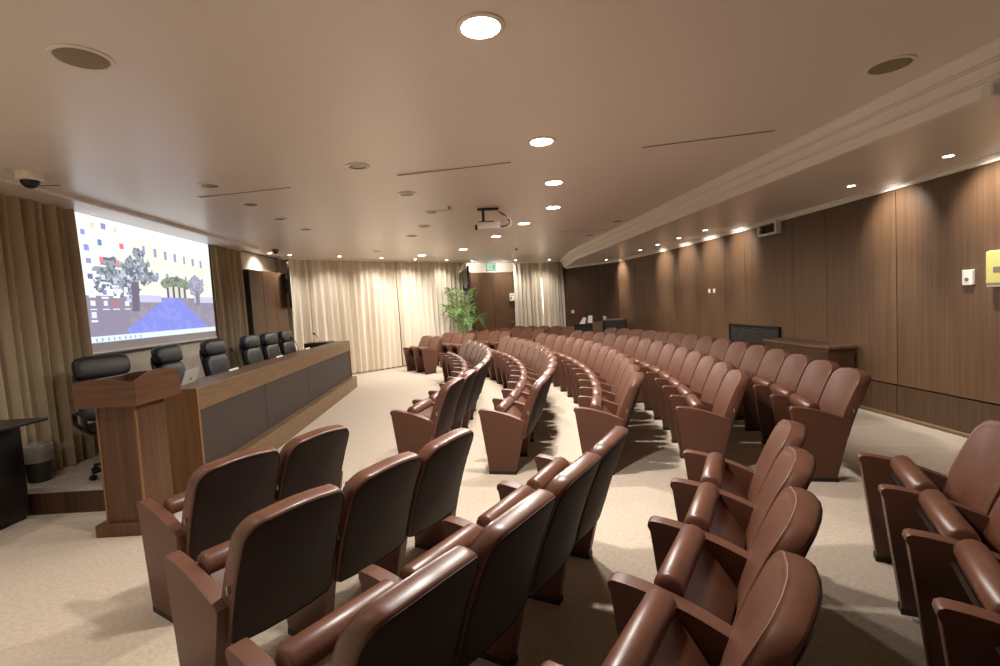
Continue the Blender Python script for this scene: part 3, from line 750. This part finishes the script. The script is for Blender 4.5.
part('liner', M['bin_plastic'], lambda b: b.lathe([(.117,.2), (.12,.28), (.128,.34), (.118,.37), (.112,.3), (.108,.2)], 18, close=False), t, smooth=True)

# ------------------------------------------------------------------ ceiling fittings and lights
WARM = (1, .945, .885)
def area(loc, power, size, rot=(0,0,0), spread=PI*.92, col=WARM):
    l = bpy.data.lights.new('lamp', 'AREA'); l.shape = 'DISK'; l.size = size; l.energy = power; l.color = col; l.spread = spread
    o = bpy.data.objects.new('lamp_light', l); COL.objects.link(o); o.location = loc; o.rotation_euler = rot; return o
def spot(loc, power, target, angle=70, blend=.6, size=.03, col=WARM):
    l = bpy.data.lights.new('spot', 'SPOT'); l.energy = power; l.spot_size = R(angle); l.spot_blend = blend; l.shadow_soft_size = size; l.color = col
    o = bpy.data.objects.new('spot_light', l); COL.objects.link(o); o.location = loc
    o.rotation_euler = (Vector(target)-Vector(loc)).to_track_quat('-Z', 'Y').to_euler(); return o
LIT = [(-.01,2.61), (.46,4.48), (.74,6.04), (.91,7.63), (.54,9.0), (.03,10.51), (-.8,12.57), (-1.96,13.43)]
def ring_mb(r, w, h): 
    b = MB(); b.lathe([(r-w,0), (r,0), (r,-h*.5), (r-w*.4,-h), (r-w,-h*.7)], 32, close=False); return b
dl0 = thing('ceiling_downlight', 'x', 'ceiling light', group='lit round ceiling downlights')
ring_mb(.125,.028,.014).build('trim_ring', M['lamp_trim'], dl0, smooth=True)
b = MB(); b.lathe([(.099,-.002), (.097,-.012), (.06,-.016)], 32); b.build('lens', M['lamp_on'], dl0, smooth=True)
ex_l = ['directly over the block beside the podium', 'over the first cross aisle', 'over the near half of the middle block', 'beyond the projector toward the wood wall',
        'beside the hanging projector', 'just behind the hanging projector', 'towards the palm and far curtain', 'closest to the long bright curtain']
ex_l[7] = 'hard by the long bright curtain'
for i, (x, y) in enumerate(LIT):
    o = dl0 if i == 0 else copy_tree(dl0)
    o.location = (x, y, H-.001); o['label'] = f'lit round ceiling downlight, {ORD[i+1]} of the row, {ex_l[i]}'
    area((x, y, H-.03), 74, .19)
OFF = [(-2.93,5.3), (-2.99,6.28), (-3.08,7.31), (-3.09,8.33), (-1.28,4.92), (-1.04,6.2), (-.9,7.45), (-1.2,8.71), (-1.6,9.82), (-2.8,11.95)]
ul0 = thing('unlit_downlight', 'x', 'ceiling light', group='unlit round ceiling downlights')
ring_mb(.115,.03,.012).build('trim_ring', M['lamp_trim'], ul0, smooth=True)
b = MB(); b.lathe([(.086,-.001), (.08,-.006), (.03,-.004)], 28); b.build('lens', M['lamp_off'], ul0, smooth=True)
for i, (x, y) in enumerate(OFF):
    o = ul0 if i == 0 else copy_tree(ul0); o.location = (x, y, H-.001)
    o['label'] = f'unlit round ceiling downlight near the screen, {ORD[i+1]} of four from the podium' if i < 4 else f'unlit round ceiling downlight, {ORD[i-3]} of six from long air slot to curtain'
    o['label'] = o['label'].replace('running from', 'from')
sp0 = thing('ceiling_speaker', 'x', 'ceiling speaker', group='round ceiling speaker grilles')
ring_mb(.14,.022,.012).build('rim', M['lamp_trim'], sp0, smooth=True)
b = MB(); b.lathe([(.118,-.002), (.115,-.008), (.04,-.012)], 32); b.build('grille', M['grille'], sp0, smooth=True)
for i, (x, y, l) in enumerate([(-2.09,2.69,'round grey ceiling speaker on the desk side of the first downlight'), (2.63,3.34,'round bronze ceiling speaker beside the stepped moulding'), (2.3,9.4,'small round ceiling speaker near the moulding halfway down the hall'), (2.12,11.23,'small round ceiling speaker near the moulding at the far end')]):
    o = sp0 if i == 0 else copy_tree(sp0); o.location = (x, y, H-.001); o['label'] = l
    if i > 1: o.scale = (.8,.8,.8)
for i, (p, q, l) in enumerate([((-.97,5.33), (.2,5.08), 'long dark ceiling air slot on the desk side of the second downlight'), ((1.45,4.83), (2.55,4.55), 'long dark ceiling air slot beside the stepped moulding'), ((-3.33,5.78), (-2.21,5.57), 'long dark ceiling air slot near the screen'),
                               ((-4.4,4.95), (-4.22,4.98), 'short dark ceiling air slot by the shaded cream curtain'), ((-1.0,7.40), (-.6,7.38), 'short ceiling air slot beside the projector'), ((1.34,10.31), (2.4,10.6), 'faint ceiling air slot far down near the moulding')]):
    L = math.dist(p, q); t = thing('air_slot', l, 'air vent', (p[0], p[1], H-.001), math.atan2(q[1]-p[1], q[0]-p[0]), 'linear ceiling air slots')
    part('slot', M['slot'], lambda b: b.box(0,L,-.018,.018,-.004,0), t)
    part('frame', M['lamp_trim'], lambda b: (b.box(-.01,L+.01,-.026,-.018,-.006,0), b.box(-.01,L+.01,.018,.026,-.006,0)), t)
def dome(x, y, z, s, l, house):
    t = thing('dome_camera', l, 'security camera', (x, y, z), 0, 'ceiling dome cameras')
    part('housing', M['lamp_trim' if house else 'grey_plastic'], lambda b: b.lathe([(.085*s,0), (.085*s,-.05*s), (.07*s,-.06*s)], 28), t, smooth=True)
    part('dome', M['black'], lambda b: b.lathe([(.062*s*math.cos(a), -.058*s-.06*s*math.sin(a)) for a in [k*PI/16 for k in range(9)]], 28), t, smooth=True)
dome(-4.12,4.56,H-.001,1.15,'white ceiling dome camera above the shaded cream curtain',True)
dome(-4.63,10.65,H-.001,.8,'small black dome camera above the veneer panels',False)
dome(-.61,7.1,H-.001,.35,'tiny black ceiling sensor beside the projector',True)
dome(.54,13.0,H-.001,.5,'tiny black ceiling sensor beyond the projector',True)

pj = thing('ceiling_projector', 'white video projector hanging from the ceiling on a dark pole', 'projector', (-.08,7.45,H-.001), R(4))
part('ceiling_plate', M['black'], lambda b: b.box(-.15,.16,-.05,.05,-.025,0), pj, .004)
part('pole', M['black'], lambda b: b.lathe([(.02,-.2), (.02,-.02)], 14, c=(-.07,0,0)), pj, smooth=True)
part('mount_plate', M['black'], lambda b: b.box(-.15,.08,-.1,.1,-.215,-.195), pj, .003)
body = part('body', M['white_plastic'], lambda b: b.box(-.165,.155,-.14,.14,-.31,-.215), pj, .012)
b = MB(); b.lathe([(.04,0), (.042,.025), (.034,.03)], 18, mat=Matrix.Translation((-.165,.05,-.262)) @ Matrix.Rotation(-PI/2, 4, 'Y')); b.build('lens', M['black'], body, smooth=True)
for k in range(3):
    part('cable', M['black' if k else 'white_plastic'], lambda b: b.tube([(.13,.02*k,-.02), (.2+.03*k,.02,-.1), (.33,.03*k,-.17-.02*k), (.34-.05*k,.0,-.26), (.22,.02,-.3+.02*k), (.15,.03*k,-.27)], .006, 7), pj, smooth=True)

# small recessed spots: along the wood wall, over the curtains
SW = [(4.37,4.85), (4.28,6.04), (3.99,9.55), (3.89,10.66), (3.8,11.79), (3.72,12.95), (3.42,15.6), (4.4,2.6)]
ss0 = thing('recessed_spot', 'x', 'ceiling light', group='small lit recessed spots')
ring_mb(.055,.014,.008).build('trim_ring', M['lamp_trim'], ss0, smooth=True)
b = MB(); b.lathe([(.04,-.001), (.038,-.006), (.02,-.008)], 20); b.build('lens', M['spot_on'], ss0, smooth=True)
first = True
def put_spot(x, y, z, l):
    global first
    if first: o = ss0; first = False
    else: o = copy_tree(ss0)
    o.location = (x, y, z); o['label'] = l
lab = ['beside the yellowed dispenser', 'between dispenser and vent box', 'beyond the vent box', 'over the light switches', 'over the fifth scallop', 'over the sixth scallop', 'at the dark veneer corner', '']
for i, (x, y) in enumerate(SW):
    wx, wy, wa = rw_at(min(y, 15.6))
    if i < 7: put_spot(x, y, HS-.001, f'small lit soffit spot, {ORD[i+1]} along the wood wall, {lab[i]}')
    spot((x, y, HS-.03), 72, (wx, wy+.05, 2.4), 84, .9)
    spot((x, y, HS-.03), 120, (x+.25, y, 0), 66, 1)
CS = [(-4.78,11.72), (-3.9,12.6), (-3.08,13.6), (-2.3,14.45), (-1.5,15.35), (-.75,16.1), (.66,16.75), (1.83,17.3)]
for i, (x, y) in enumerate(CS):
    put_spot(x, y, H-.001, f'small lit spot over the far curtains, {ORD[i+1]} counting from the veneer panels')
    d = Vector((-.71,.71,0)) if i < 6 else Vector((-.4,.9,0))
    spot((x, y, H-.04), (60, 60, 55, 46, 40, 36, 70, 70)[i], (x+d.x*.42, y+d.y*.42, .8), 125, 1)
for i, (x, y) in enumerate([(-5.0,11.2)]):
    put_spot(x, y, H-.001, 'small lit spot over the veneer panels beside the screen')
    spot((x, y, H-.04), 44, (-5.34,11.2,2.45), 120, .9)
spot((-.62,16.3,H-.04), 26, (-.8,17.0,2.7), 125, .9)
spot((.3,16.75,H-.04), 30, (.2,17.4,2.6), 125, .9)
for i, (x, y) in enumerate([(-4.25,3.75), (-3.5,2.9), (-2.7,2.05), (-1.9,1.2)]):  # unseen spots, added by symmetry to bounce more light onto the ceiling
    put_spot(x, y, H-.001, f'added unseen spot over the curtain on the photographer side, {ORD[i+1]} from the equipment desk')
    spot((x, y, H-.04), 48, (x-.33, y-.3, 1.4), 115, .9)
# projector beam reaching the screen already shows as the lit picture; small ambient so nothing is pitch black
w = bpy.data.worlds.new('world'); SC.world = w; w.use_nodes = True
w.node_tree.nodes['Background'].inputs['Color'].default_value = (.9,.85,.8,1); w.node_tree.nodes['Background'].inputs['Strength'].default_value = .02

SC.view_settings.view_transform = 'Standard'; SC.view_settings.look = 'None'; SC.view_settings.gamma = 1
SC.view_settings.use_curve_mapping = False; SC.view_settings.exposure = .25
SC.cycles.use_denoising = True; SC.cycles.max_bounces = 10; SC.cycles.diffuse_bounces = 8; SC.cycles.sample_clamp_indirect = 8
